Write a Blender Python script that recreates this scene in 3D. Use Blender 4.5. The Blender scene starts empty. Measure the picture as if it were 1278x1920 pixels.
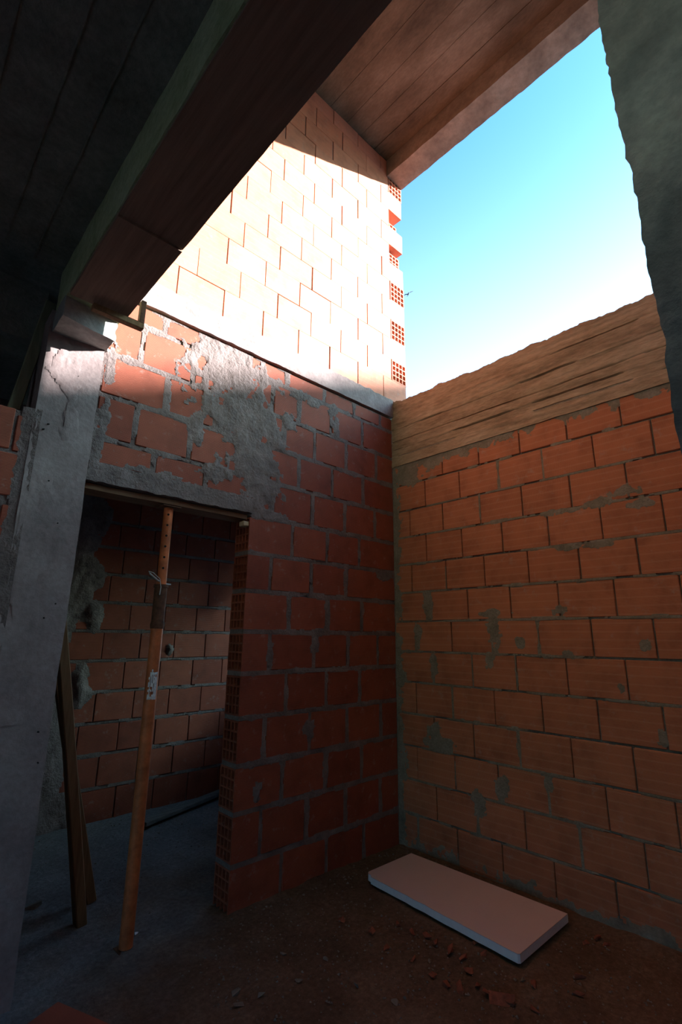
import bpy, bmesh, math, random
import numpy as np
from mathutils import Vector, Matrix, noise as mnoise

random.seed(7)
rng = np.random.default_rng(7)
scene = bpy.context.scene
col = scene.collection

# ------------------------------------------------------------------ camera
CAM = np.array([-2.8974, -2.4719, 1.3595])
F_PX = 921.12
RGT = np.array([0.72681282, -0.68677689, 0.00897873])
UPV = np.array([-0.17501954, -0.17254966, 0.96932697])
FWD = np.array([0.66416209, 0.70609072, 0.24561068])
cam_data = bpy.data.cameras.new('camera')
cam_data.sensor_fit = 'VERTICAL'
cam_data.sensor_height = 36.0
cam_data.lens = F_PX / 1920 * 36
cam_data.clip_start = 0.02
cam_data.clip_end = 500
cam = bpy.data.objects.new('camera', cam_data)
col.objects.link(cam)
m = Matrix(((RGT[0], UPV[0], -FWD[0], CAM[0]), (RGT[1], UPV[1], -FWD[1], CAM[1]),
            (RGT[2], UPV[2], -FWD[2], CAM[2]), (0, 0, 0, 1)))
cam.matrix_world = m
scene.camera = cam

# ------------------------------------------------------------------ light
SUN_D = Vector((1.38, -1.0, 0.623))
SUN = SUN_D.normalized()      # towards the sun
world = bpy.data.worlds.new('world')
scene.world = world
world.use_nodes = True
wn = world.node_tree.nodes
wl = world.node_tree.links
wn.clear()
w_out = wn.new('ShaderNodeOutputWorld')
w_bg = wn.new('ShaderNodeBackground')
sky = wn.new('ShaderNodeTexSky')
sky.sky_type = 'NISHITA'
sky.sun_disc = False
sky.sun_elevation = math.asin(SUN.z)
sky.sun_rotation = math.atan2(SUN.x, SUN.y)
sky.air_density = 1.0
sky.dust_density = 2.0
sky.ozone_density = 1.0


def wmath(op, a, b=None, clamp=False):
    n = wn.new('ShaderNodeMath'); n.operation = op; n.use_clamp = clamp
    for k, v in enumerate((a, b)):
        if v is None: continue
        if isinstance(v, (int, float)): n.inputs[k].default_value = v
        else: wl.new(v, n.inputs[k])
    return n.outputs[0]


w_tc = wn.new('ShaderNodeTexCoord')
w_sep = wn.new('ShaderNodeSeparateXYZ')
wl.new(w_tc.outputs['Generated'], w_sep.inputs[0])
w_dot = wn.new('ShaderNodeVectorMath'); w_dot.operation = 'DOT_PRODUCT'
wl.new(w_tc.outputs['Generated'], w_dot.inputs[0])
w_dot.inputs[1].default_value = SUN
# clear sky, tinted as the overexposed photograph shows it ...
w_tint = wn.new('ShaderNodeMix'); w_tint.data_type = 'RGBA'; w_tint.blend_type = 'MULTIPLY'
w_tint.inputs['Factor'].default_value = 1.0
w_tint.inputs[7].default_value = (0.225, 0.49, 0.64, 1)
wl.new(sky.outputs[0], w_tint.inputs[6])
# ... with pale haze thickening towards the horizon on the sun's side
low = wmath('POWER', wmath('MAXIMUM', wmath('SUBTRACT', 0.8, w_sep.outputs['Z']), 0.0), 1.6)
side = wmath('MAXIMUM', wmath('ADD', w_dot.outputs['Value'], 0.35), 0.0)
haze = wmath('MINIMUM', wmath('MULTIPLY', wmath('MULTIPLY', low, 5.6), side), 1.1)
w_add = wn.new('ShaderNodeMix'); w_add.data_type = 'RGBA'; w_add.blend_type = 'ADD'
w_add.inputs['Factor'].default_value = 1.0
wl.new(w_tint.outputs[2], w_add.inputs[6])
w_hc = wn.new('ShaderNodeCombineColor')
for k in range(3): wl.new(haze, w_hc.inputs[k])
wl.new(w_hc.outputs[0], w_add.inputs[7])
wl.new(w_add.outputs[2], w_bg.inputs['Color'])
w_bg.inputs['Strength'].default_value = 1.0
wl.new(w_bg.outputs[0], w_out.inputs['Surface'])

sun_data = bpy.data.lights.new('sun', 'SUN')
sun_data.energy = 29
sun_data.color = (1.0, 0.985, 0.97)
sun_data.angle = math.radians(0.55)
sun = bpy.data.objects.new('sun', sun_data)
sun.rotation_euler = SUN.to_track_quat('Z', 'Y').to_euler()
sun.location = (6, -5, 8)
col.objects.link(sun)

vs = scene.view_settings
vs.view_transform = 'Standard'
vs.look = 'None'
vs.exposure = 0.0
vs.gamma = 1.0
vs.use_curve_mapping = False


# ------------------------------------------------------------------ pixel -> place
def ray(px, py):
    d = FWD + RGT * (px - 639) / F_PX - UPV * (py - 960) / F_PX
    return CAM, d


def on_y(px, py, y=0.0):
    o, d = ray(px, py)
    return o + d * (y - o[1]) / d[1]


def on_x(px, py, x=0.0):
    o, d = ray(px, py)
    return o + d * (x - o[0]) / d[0]


def on_z(px, py, z=0.0):
    o, d = ray(px, py)
    return o + d * (z - o[2]) / d[2]


# ------------------------------------------------------------------ numpy noise
_perm = rng.random((256, 256))


def vnoise(u, v):
    iu = np.floor(u).astype(int); iv = np.floor(v).astype(int)
    fu = u - iu; fv = v - iv
    fu = fu * fu * (3 - 2 * fu); fv = fv * fv * (3 - 2 * fv)
    g = lambda a, b: _perm[a % 256, b % 256]
    return (g(iu, iv) * (1 - fu) + g(iu + 1, iv) * fu) * (1 - fv) + (g(iu, iv + 1) * (1 - fu) + g(iu + 1, iv + 1) * fu) * fv


def fbm(u, v, oct=4):
    s = 0; a = 0.5; t = 0
    for k in range(oct):
        s = s + a * vnoise(u * 2 ** k + 17.3 * k, v * 2 ** k + 5.1 * k); t += a; a *= 0.5
    return s / t


# ------------------------------------------------------------------ materials
def mat_base(name, rough=0.9, spec=0.3):
    mt = bpy.data.materials.new(name)
    mt.use_nodes = True
    nt = mt.node_tree
    b = nt.nodes['Principled BSDF']
    b.inputs['Roughness'].default_value = rough
    b.inputs['Specular IOR Level'].default_value = spec
    return mt, nt, b


def N(nt, typ, **kw):
    n = nt.nodes.new(typ)
    for k, v in kw.items():
        if k in n.inputs:
            n.inputs[k].default_value = v
        else:
            setattr(n, k, v)
    return n


def noise_node(nt, coord, scale, detail=5, rough=0.55):
    n = N(nt, 'ShaderNodeTexNoise', Scale=scale, Detail=detail, Roughness=rough)
    nt.links.new(coord, n.inputs['Vector'])
    return n


def ramp(nt, fac, stops):
    r = nt.nodes.new('ShaderNodeValToRGB')
    e = r.color_ramp.elements
    while len(e) < len(stops):
        e.new(0.5)
    for el, (p, c) in zip(e, stops):
        el.position = p
        el.color = (*c, 1)
    nt.links.new(fac, r.inputs['Fac'])
    return r


def rough_mat(name, cols, scale=6, bump=0.3, bscale=60, rough=0.9, stretch=(1, 1, 1), spec=0.25):
    """blotchy mineral surface: three tones, two noise sizes, fine relief"""
    mt, nt, b = mat_base(name, rough, spec)
    tc = N(nt, 'ShaderNodeTexCoord')
    mp = N(nt, 'ShaderNodeMapping')
    mp.inputs['Scale'].default_value = stretch
    nt.links.new(tc.outputs['Object'], mp.inputs['Vector'])
    n1 = noise_node(nt, mp.outputs[0], scale, 6, 0.6)
    r = ramp(nt, n1.outputs['Fac'], [(0.3, cols[0]), (0.5, cols[1]), (0.7, cols[2])])
    n2 = noise_node(nt, mp.outputs[0], bscale, 4, 0.6)
    mx = N(nt, 'ShaderNodeMix', data_type='RGBA', blend_type='MULTIPLY')
    mx.inputs['Factor'].default_value = 0.45
    nt.links.new(r.outputs['Color'], mx.inputs[6])
    g = ramp(nt, n2.outputs['Fac'], [(0.25, (0.55, 0.55, 0.55)), (0.75, (1.25, 1.25, 1.25))])
    nt.links.new(g.outputs['Color'], mx.inputs[7])
    nt.links.new(mx.outputs[2], b.inputs['Base Color'])
    bp = N(nt, 'ShaderNodeBump', Strength=bump, Distance=0.01)
    nt.links.new(n2.outputs['Fac'], bp.inputs['Height'])
    nt.links.new(bp.outputs['Normal'], b.inputs['Normal'])
    return mt


def brick_mat(name, c0, c1, dust=(0.42, 0.36, 0.32), stripe=0.12):
    mt, nt, b = mat_base(name, 0.72, 0.35)
    tc = N(nt, 'ShaderNodeTexCoord')
    oi = N(nt, 'ShaderNodeObjectInfo')
    base = N(nt, 'ShaderNodeMix', data_type='RGBA')
    base.inputs[6].default_value = (*c0, 1)
    base.inputs[7].default_value = (*c1, 1)
    nt.links.new(oi.outputs['Random'], base.inputs['Factor'])
    off = N(nt, 'ShaderNodeVectorMath', operation='ADD')
    nt.links.new(tc.outputs['Object'], off.inputs[0])
    sc = N(nt, 'ShaderNodeVectorMath', operation='SCALE')
    nt.links.new(oi.outputs['Location'], sc.inputs[0])
    sc.inputs['Scale'].default_value = 3.7
    nt.links.new(sc.outputs[0], off.inputs[1])
    n1 = noise_node(nt, off.outputs[0], 7, 5, 0.6)
    mul = N(nt, 'ShaderNodeMix', data_type='RGBA', blend_type='MULTIPLY')
    mul.inputs['Factor'].default_value = 1
    g = ramp(nt, n1.outputs['Fac'], [(0.25, (0.7, 0.68, 0.68)), (0.5, (1, 1, 1)), (0.75, (1.15, 1.12, 1.08))])
    nt.links.new(base.outputs[2], mul.inputs[6])
    nt.links.new(g.outputs['Color'], mul.inputs[7])
    # combed faces: fine ridges along the brick plus four paler extrusion lines
    w1 = N(nt, 'ShaderNodeTexWave', wave_type='BANDS', bands_direction='Z', Scale=48, Distortion=0.6)
    w1.inputs['Detail Scale'].default_value = 2
    nt.links.new(tc.outputs['Object'], w1.inputs['Vector'])
    w2 = N(nt, 'ShaderNodeTexWave', wave_type='BANDS', bands_direction='Z', Scale=7.2, Distortion=0.25)
    nt.links.new(off.outputs[0], w2.inputs['Vector'])
    w2r = ramp(nt, w2.outputs['Fac'], [(0.86, (0, 0, 0)), (1.0, (1, 1, 1))])
    st = N(nt, 'ShaderNodeMix', data_type='RGBA')
    sm = N(nt, 'ShaderNodeMath', operation='MULTIPLY')
    sm.inputs[1].default_value = stripe
    nt.links.new(w2r.outputs['Color'], sm.inputs[0])
    nt.links.new(sm.outputs[0], st.inputs['Factor'])
    nt.links.new(mul.outputs[2], st.inputs[6])
    st.inputs[7].default_value = (0.72, 0.42, 0.27, 1)
    # cement dust and dried splashes
    n2 = noise_node(nt, off.outputs[0], 16, 6, 0.7)
    d = ramp(nt, n2.outputs['Fac'], [(0.58, (0, 0, 0)), (0.75, (0.4, 0.4, 0.4))])
    ds = N(nt, 'ShaderNodeMix', data_type='RGBA')
    nt.links.new(d.outputs['Color'], ds.inputs['Factor'])
    nt.links.new(st.outputs[2], ds.inputs[6])
    ds.inputs[7].default_value = (*dust, 1)
    nt.links.new(ds.outputs[2], b.inputs['Base Color'])
    add = N(nt, 'ShaderNodeMath', operation='ADD')
    m2 = N(nt, 'ShaderNodeMath', operation='MULTIPLY')
    m2.inputs[1].default_value = 0.6
    nt.links.new(n2.outputs['Fac'], m2.inputs[0])
    nt.links.new(w1.outputs['Fac'], add.inputs[0])
    nt.links.new(m2.outputs[0], add.inputs[1])
    bp = N(nt, 'ShaderNodeBump', Strength=0.35, Distance=0.0025)
    nt.links.new(add.outputs[0], bp.inputs['Height'])
    nt.links.new(bp.outputs['Normal'], b.inputs['Normal'])
    return mt


def plain_mat(name, c, rough=0.6, metal=0.0, var=0.15, scale=12, bump=0.1):
    mt, nt, b = mat_base(name, rough, 0.4)
    b.inputs['Metallic'].default_value = metal
    tc = N(nt, 'ShaderNodeTexCoord')
    n1 = noise_node(nt, tc.outputs['Object'], scale, 5, 0.6)
    lo_ = tuple(x * (1 - var) for x in c); hi_ = tuple(min(1, x * (1 + var)) for x in c)
    r = ramp(nt, n1.outputs['Fac'], [(0.3, lo_), (0.7, hi_)])
    nt.links.new(r.outputs['Color'], b.inputs['Base Color'])
    if bump:
        bp = N(nt, 'ShaderNodeBump', Strength=bump, Distance=0.004)
        nt.links.new(n1.outputs['Fac'], bp.inputs['Height'])
        nt.links.new(bp.outputs['Normal'], b.inputs['Normal'])
    return mt


def wood_mat(name, c0, c1, axis='Z', rough=0.8):
    mt, nt, b = mat_base(name, rough, 0.25)
    tc = N(nt, 'ShaderNodeTexCoord')
    mp = N(nt, 'ShaderNodeMapping')
    s = {'X': (1.2, 22, 22), 'Y': (22, 1.2, 22), 'Z': (22, 22, 1.2)}[axis]
    mp.inputs['Scale'].default_value = s
    nt.links.new(tc.outputs['Object'], mp.inputs['Vector'])
    n1 = noise_node(nt, mp.outputs[0], 2.0, 6, 0.65)
    r = ramp(nt, n1.outputs['Fac'], [(0.3, c0), (0.7, c1)])
    nt.links.new(r.outputs['Color'], b.inputs['Base Color'])
    bp = N(nt, 'ShaderNodeBump', Strength=0.3, Distance=0.004)
    nt.links.new(n1.outputs['Fac'], bp.inputs['Height'])
    nt.links.new(bp.outputs['Normal'], b.inputs['Normal'])
    return mt


M = {}
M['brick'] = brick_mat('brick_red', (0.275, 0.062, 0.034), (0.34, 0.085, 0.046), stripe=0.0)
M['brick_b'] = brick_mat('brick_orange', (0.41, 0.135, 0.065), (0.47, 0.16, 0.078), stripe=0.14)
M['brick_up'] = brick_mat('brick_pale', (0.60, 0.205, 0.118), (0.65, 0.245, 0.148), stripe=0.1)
M['mortar'] = rough_mat('mortar', [(0.155, 0.115, 0.108), (0.215, 0.162, 0.153), (0.28, 0.215, 0.205)], 9, 0.9, 70)
M['mortar_b'] = rough_mat('mortar_wall_right', [(0.17, 0.14, 0.105), (0.24, 0.20, 0.155), (0.30, 0.26, 0.21)], 9, 0.7, 70)
M['concrete'] = rough_mat('concrete_grey', [(0.27, 0.265, 0.25), (0.38, 0.37, 0.35), (0.46, 0.45, 0.43)], 4, 0.5, 45)
M['concrete_smooth'] = rough_mat('concrete_trowelled', [(0.22, 0.165, 0.16), (0.30, 0.225, 0.218), (0.38, 0.295, 0.285)], 3, 0.3, 45)
M['concrete_b'] = rough_mat('concrete_board_marked', [(0.21, 0.14, 0.09), (0.36, 0.255, 0.17), (0.44, 0.33, 0.235)], 5, 0.5, 40, stretch=(1, 0.45, 1.6))
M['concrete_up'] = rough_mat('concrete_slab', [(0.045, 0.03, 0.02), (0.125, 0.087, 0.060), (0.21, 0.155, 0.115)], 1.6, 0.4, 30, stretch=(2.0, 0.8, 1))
M['concrete_dark'] = rough_mat('concrete_weathered', [(0.15, 0.155, 0.13), (0.21, 0.215, 0.19), (0.27, 0.275, 0.245)], 5, 0.5, 40)
M['dirt'] = None
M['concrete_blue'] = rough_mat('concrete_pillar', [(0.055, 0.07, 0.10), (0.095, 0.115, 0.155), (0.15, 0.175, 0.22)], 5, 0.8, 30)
M['concrete_moss'] = rough_mat('concrete_mossy', [(0.28, 0.32, 0.17), (0.42, 0.46, 0.26), (0.50, 0.54, 0.34)], 5, 0.5, 40)
M['concrete_edge'] = rough_mat('concrete_edge_beam', [(0.15, 0.105, 0.08), (0.23, 0.165, 0.125), (0.31, 0.23, 0.18)], 4, 0.4, 30)
M['chip'] = plain_mat('broken_brick', (0.26, 0.075, 0.04), 0.9, 0, 0.5, 25, 0.4)
M['board'] = plain_mat('foam_pink', (0.68, 0.50, 0.48), 0.8, var=0.03, scale=5, bump=0.03)
M['board_edge'] = plain_mat('foam_edge', (0.80, 0.78, 0.80), 0.8, var=0.05, scale=40, bump=0.2)
M['steel'] = plain_mat('orange_painted_steel', (0.55, 0.15, 0.05), 0.55, 0.1, 0.35, 18, 0.2)
M['rust_and_shade'] = plain_mat('rusty_and_shaded_steel', (0.13, 0.055, 0.03), 0.8, 0.2, 0.5, 30, 0.4)  # real rust on the prop; painted shade on the formwork yoke
M['zinc'] = plain_mat('bare_steel', (0.55, 0.52, 0.48), 0.45, 0.7, 0.2, 30, 0.1)
M['hole'] = plain_mat('dark_hole', (0.01, 0.008, 0.006), 0.9, 0, 0.1)
M['sticker'] = plain_mat('white_sticker', (0.75, 0.72, 0.70), 0.6, 0, 0.3, 90, 0.2)
M['wood'] = wood_mat('rough_timber', (0.16, 0.085, 0.04), (0.30, 0.17, 0.085), 'Z')
M['wood_y'] = wood_mat('formwork_boards', (0.20, 0.13, 0.095), (0.34, 0.23, 0.17), 'Y')
M['wood_x'] = wood_mat('formwork_plank', (0.13, 0.065, 0.035), (0.24, 0.135, 0.08), 'X')
M['wood_green'] = wood_mat('weathered_timber', (0.16, 0.16, 0.10), (0.27, 0.27, 0.18), 'Z')
M['wood_grey'] = wood_mat('grey_timber', (0.10, 0.095, 0.09), (0.20, 0.19, 0.18), 'X')
M['wood_light'] = wood_mat('fresh_wood', (0.45, 0.30, 0.19), (0.60, 0.44, 0.30), 'X')
M['stone'] = plain_mat('pale_stone', (0.20, 0.165, 0.135), 0.9, 0, 0.3, 20, 0.4)
M['plaster'] = plain_mat('cream_render', (0.62, 0.55, 0.45), 0.9, 0, 0.1, 5, 0.1)
M['tile'] = plain_mat('roof_tile', (0.45, 0.16, 0.08), 0.8, 0, 0.2, 10, 0.2)
M['glass'] = plain_mat('window_glass', (0.05, 0.06, 0.08), 0.1, 0, 0.1, 5, 0)
M['feather'] = plain_mat('dark_feathers', (0.03, 0.035, 0.05), 0.7, 0, 0.2, 40, 0.1)


def dirt_mat():
    mt, nt, b = mat_base('dirt_floor', 0.95, 0.15)
    tc = N(nt, 'ShaderNodeTexCoord')
    n1 = noise_node(nt, tc.outputs['Object'], 2.2, 7, 0.65)
    soil = ramp(nt, n1.outputs['Fac'], [(0.3, (0.10, 0.062, 0.042)), (0.5, (0.165, 0.10, 0.066)), (0.72, (0.23, 0.155, 0.11))])
    cem = ramp(nt, n1.outputs['Fac'], [(0.3, (0.14, 0.135, 0.14)), (0.7, (0.27, 0.26, 0.26))])
    sep = N(nt, 'ShaderNodeSeparateXYZ')
    nt.links.new(tc.outputs['Object'], sep.inputs[0])
    n3 = noise_node(nt, tc.outputs['Object'], 1.6, 5, 0.6)
    # cement spill in the passage and around the column: x low or y high
    ma = N(nt, 'ShaderNodeMath', operation='MULTIPLY_ADD')
    ma.inputs[1].default_value = 0.9
    ma.inputs[2].default_value = 0.0
    nt.links.new(sep.outputs['Y'], ma.inputs[0])
    mb = N(nt, 'ShaderNodeMath', operation='MULTIPLY_ADD')
    mb.inputs[1].default_value = -0.75
    nt.links.new(sep.outputs['X'], mb.inputs[0])
    nt.links.new(ma.outputs[0], mb.inputs[2])
    mc = N(nt, 'ShaderNodeMath', operation='MULTIPLY_ADD')
    mc.inputs[1].default_value = 2.2
    nt.links.new(n3.outputs['Fac'], mc.inputs[0])
    nt.links.new(mb.outputs[0], mc.inputs[2])
    rr = ramp(nt, mc.outputs[0], [(0.0, (0, 0, 0)), (1.0, (1, 1, 1))])
    mr = N(nt, 'ShaderNodeMapRange')
    mr.inputs['From Min'].default_value = 2.1
    mr.inputs['From Max'].default_value = 2.9
    nt.links.new(mc.outputs[0], mr.inputs['Value'])
    mx = N(nt, 'ShaderNodeMix', data_type='RGBA')
    nt.links.new(mr.outputs[0], mx.inputs['Factor'])
    nt.links.new(soil.outputs['Color'], mx.inputs[6])
    nt.links.new(cem.outputs['Color'], mx.inputs[7])
    n2 = noise_node(nt, tc.outputs['Object'], 45, 6, 0.7)
    sp = ramp(nt, n2.outputs['Fac'], [(0.3, (0.55, 0.52, 0.5)), (0.55, (1, 1, 1)), (0.72, (1.5, 1.45, 1.4))])
    mu = N(nt, 'ShaderNodeMix', data_type='RGBA', blend_type='MULTIPLY')
    mu.inputs['Factor'].default_value = 0.8
    nt.links.new(mx.outputs[2], mu.inputs[6])
    nt.links.new(sp.outputs['Color'], mu.inputs[7])
    nt.links.new(mu.outputs[2], b.inputs['Base Color'])
    bp = N(nt, 'ShaderNodeBump', Strength=0.8, Distance=0.012)
    nt.links.new(n2.outputs['Fac'], bp.inputs['Height'])
    nt.links.new(bp.outputs['Normal'], b.inputs['Normal'])
    return mt


M['dirt'] = dirt_mat()


# ------------------------------------------------------------------ object helpers
def link(name, me, mat, parent=None):
    o = bpy.data.objects.new(name, me)
    col.objects.link(o)
    if mat is not None:
        if len(me.materials) == 0:
            me.materials.append(mat)
    if parent is not None:
        o.parent = parent
    return o


def tag(o, label=None, cat=None, group=None, kind=None):
    if label: o['label'] = label
    if cat: o['category'] = cat
    if group: o['group'] = group
    if kind: o['kind'] = kind
    return o


def empty(name, loc=(0, 0, 0), rz=0.0):
    o = bpy.data.objects.new(name, None)
    o.location = loc
    o.rotation_euler = (0, 0, rz)
    o.empty_display_size = 0.1
    col.objects.link(o)
    return o


def mesh_from(verts, faces, name='mesh', smooth=False):
    me = bpy.data.meshes.new(name)
    me.from_pydata([tuple(v) for v in verts], [], [tuple(f) for f in faces])
    me.update()
    if smooth:
        me.polygons.foreach_set('use_smooth', [True] * len(me.polygons))
    return me


def boxes_mesh(boxes, name='boxes', bevel=0.0):
    bm = bmesh.new()
    for (x0, x1, y0, y1, z0, z1) in boxes:
        r = bmesh.ops.create_cube(bm, size=1.0)
        vs_ = r['verts']
        bmesh.ops.scale(bm, vec=(x1 - x0, y1 - y0, z1 - z0), verts=vs_)
        bmesh.ops.translate(bm, vec=((x0 + x1) / 2, (y0 + y1) / 2, (z0 + z1) / 2), verts=vs_)
    if bevel:
        bmesh.ops.bevel(bm, geom=list(bm.edges), offset=bevel, segments=1, affect='EDGES')
    me = bpy.data.meshes.new(name)
    bm.to_mesh(me); bm.free()
    return me


def rough_box(x0, x1, y0, y1, z0, z1, res=0.05, amp=0.004, scale=6.0, extra=None, smooth=True, seed=0.0, shape=None):
    """a closed box whose skin is a fine grid, knocked about by noise; extra(x,y,z)->(dx,dy,dz)"""
    rx, ry, rz_ = res if hasattr(res, '__len__') else (res, res, res)
    nx = max(1, round((x1 - x0) / rx)); ny = max(1, round((y1 - y0) / ry)); nz = max(1, round((z1 - z0) / rz_))
    ids = {}; verts = []; faces = []

    def vid(i, j, k):
        key = (i, j, k)
        if key in ids: return ids[key]
        p = Vector((x0 + (x1 - x0) * i / nx, y0 + (y1 - y0) * j / ny, z0 + (z1 - z0) * k / nz))
        if shape: p = Vector(shape(p))
        d = mnoise.noise_vector(p * scale + Vector((seed, seed, seed))) * amp + mnoise.noise_vector(p * scale * 4.3 + Vector((seed, 3, 1))) * amp * 0.45
        q = p + d
        if extra:
            q = q + Vector(extra(p.x, p.y, p.z))
        ids[key] = len(verts); verts.append(q)
        return ids[key]

    for j in range(ny):
        for k in range(nz):
            faces.append((vid(0, j, k), vid(0, j, k + 1), vid(0, j + 1, k + 1), vid(0, j + 1, k)))
            faces.append((vid(nx, j, k), vid(nx, j + 1, k), vid(nx, j + 1, k + 1), vid(nx, j, k + 1)))
    for i in range(nx):
        for k in range(nz):
            faces.append((vid(i, 0, k), vid(i + 1, 0, k), vid(i + 1, 0, k + 1), vid(i, 0, k + 1)))
            faces.append((vid(i, ny, k), vid(i, ny, k + 1), vid(i + 1, ny, k + 1), vid(i + 1, ny, k)))
    for i in range(nx):
        for j in range(ny):
            faces.append((vid(i, j, 0), vid(i, j + 1, 0), vid(i + 1, j + 1, 0), vid(i + 1, j, 0)))
            faces.append((vid(i, j, nz), vid(i + 1, j, nz), vid(i + 1, j + 1, nz), vid(i, j + 1, nz)))
    me = mesh_from(verts, faces, 'rough', smooth=False)
    if smooth:
        me.polygons.foreach_set('use_smooth', [True] * len(me.polygons))
        try:
            me.set_sharp_from_angle(angle=math.radians(50))
        except Exception:
            pass
    return me


_brick_cache = {}


def brick_mesh(L, H, D, bev=0.0035):
    key = (round(L, 3), round(H, 3), round(D, 3), bev)
    if key not in _brick_cache:
        L, H, D, bev = key
        _brick_cache[key] = boxes_mesh([(-L / 2, L / 2, 0, D, -H / 2, H / 2)], 'brick', bev)
    return _brick_cache[key]


_hollow_cache = {}


def hollow_mesh(L, H, D, end, nu=4, nv=4, depth=0.06):
    """hollow brick, length along local x, the end at -x (end=-1) or +x open as a grid of cells"""
    key = (round(L, 3), round(H, 3), round(D, 3), end, nu, nv)
    if key in _hollow_cache: return _hollow_cache[key]
    verts = []; faces = []

    def q(a, b, c, d):
        n = len(verts); verts.extend([a, b, c, d]); faces.append((n, n + 1, n + 2, n + 3))

    xe = end * L / 2; xo = -xe; xi = xe - end * depth
    t = 0.009
    ys = [0 + t + (D - t) * i / nu for i in range(nu + 1)]
    zs = [-H / 2 + t + (H - t) * i / nv for i in range(nv + 1)]
    # outer skin
    q((xe, 0, -H / 2), (xo, 0, -H / 2), (xo, 0, H / 2), (xe, 0, H / 2))
    q((xe, D, -H / 2), (xo, D, -H / 2), (xo, D, H / 2), (xe, D, H / 2))
    q((xe, 0, -H / 2), (xo, 0, -H / 2), (xo, D, -H / 2), (xe, D, -H / 2))
    q((xe, 0, H / 2), (xo, 0, H / 2), (xo, D, H / 2), (xe, D, H / 2))
    q((xo, 0, -H / 2), (xo, D, -H / 2), (xo, D, H / 2), (xo, 0, H / 2))
    Y = [0.0]; Z = [-H / 2]
    for i in range(nu): Y += [ys[i], ys[i + 1] - t]
    for i in range(nv): Z += [zs[i], zs[i + 1] - t]
    Y.append(D); Z.append(H / 2)
    for a in range(len(Y) - 1):
        for b in range(len(Z) - 1):
            ya, yb, za, zb = Y[a], Y[a + 1], Z[b], Z[b + 1]
            if a % 2 == 1 and b % 2 == 1:
                q((xi, ya, za), (xi, yb, za), (xi, yb, zb), (xi, ya, zb))
                q((xe, ya, za), (xi, ya, za), (xi, ya, zb), (xe, ya, zb))
                q((xe, yb, za), (xi, yb, za), (xi, yb, zb), (xe, yb, zb))
                q((xe, ya, za), (xe, yb, za), (xi, yb, za), (xi, ya, za))
                q((xe, ya, zb), (xe, yb, zb), (xi, yb, zb), (xi, ya, zb))
            else:
                q((xe, ya, za), (xe, yb, za), (xe, yb, zb), (xe, ya, zb))
    bm = bmesh.new()
    me = mesh_from(verts, faces, 'hollow_brick')
    bm.from_mesh(me)
    bmesh.ops.remove_doubles(bm, verts=bm.verts, dist=1e-5)
    bmesh.ops.recalc_face_normals(bm, faces=bm.faces)
    bm.to_mesh(me); bm.free()
    _hollow_cache[key] = me
    return me


def put_brick(me, mat, parent, loc, rz=0.0, jit=0.0015):
    o = link('brick', me, mat, parent)
    o.location = (loc[0] + random.uniform(-jit, jit), loc[1] + random.uniform(-jit, jit), loc[2])
    o.rotation_euler = (random.uniform(-.004, .004), random.uniform(-.004, .004), rz + random.uniform(-.004, .004))
    return o


def inside_depth(U, V, rects):
    """how deep each point lies inside a brick face (0 in the joints)"""
    D = np.zeros_like(U)
    us = U[0]; vsx = V[:, 0]
    for (u0, u1, v0, v1) in rects:
        i0, i1 = np.searchsorted(us, u0), np.searchsorted(us, u1)
        j0, j1 = np.searchsorted(vsx, v0), np.searchsorted(vsx, v1)
        if i1 <= i0 or j1 <= j0: continue
        u = U[j0:j1, i0:i1]; v = V[j0:j1, i0:i1]
        d = np.minimum(np.minimum(u - u0, u1 - u), np.minimum(v - v0, v1 - v))
        D[j0:j1, i0:i1] = np.maximum(D[j0:j1, i0:i1], d)
    return D


def smear(name, u0, u1, v0, v1, step, field, to_world, mat, parent, label=None):
    """thin skin of mortar: field(U,V) is its thickness in metres; where it is below zero nothing is built"""
    us = np.arange(u0, u1 + step / 2, step); vv = np.arange(v0, v1 + step / 2, step)
    U, V = np.meshgrid(us, vv)
    Hh = field(U, V)
    keep = Hh > -0.0015
    nv, nu = U.shape
    fk = keep[:-1, :-1] & keep[1:, :-1] & keep[:-1, 1:] & keep[1:, 1:]
    idx = -np.ones(U.shape, int)
    used = np.zeros(U.shape, bool)
    for a, b in ((slice(None, -1), slice(None, -1)), (slice(1, None), slice(None, -1)), (slice(None, -1), slice(1, None)), (slice(1, None), slice(1, None))):
        used[a, b] |= fk
    idx[used] = np.arange(used.sum())
    P = to_world(U[used], V[used], Hh[used])
    jj, ii = np.nonzero(fk)
    F = np.stack([idx[jj, ii], idx[jj, ii + 1], idx[jj + 1, ii + 1], idx[jj + 1, ii]], 1)
    me = bpy.data.meshes.new(name)
    me.vertices.add(len(P)); me.vertices.foreach_set('co', P.astype(np.float32).ravel())
    me.loops.add(F.size); me.loops.foreach_set('vertex_index', F.astype(np.int32).ravel())
    me.polygons.add(len(F))
    me.polygons.foreach_set('loop_start', np.arange(0, F.size, 4, dtype=np.int32))
    me.polygons.foreach_set('loop_total', np.full(len(F), 4, np.int32))
    me.update(calc_edges=True); me.validate()
    me.polygons.foreach_set('use_smooth', [True] * len(me.polygons))
    o = link(name, me, mat, parent)
    if label: o['label'] = label
    return o


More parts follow.
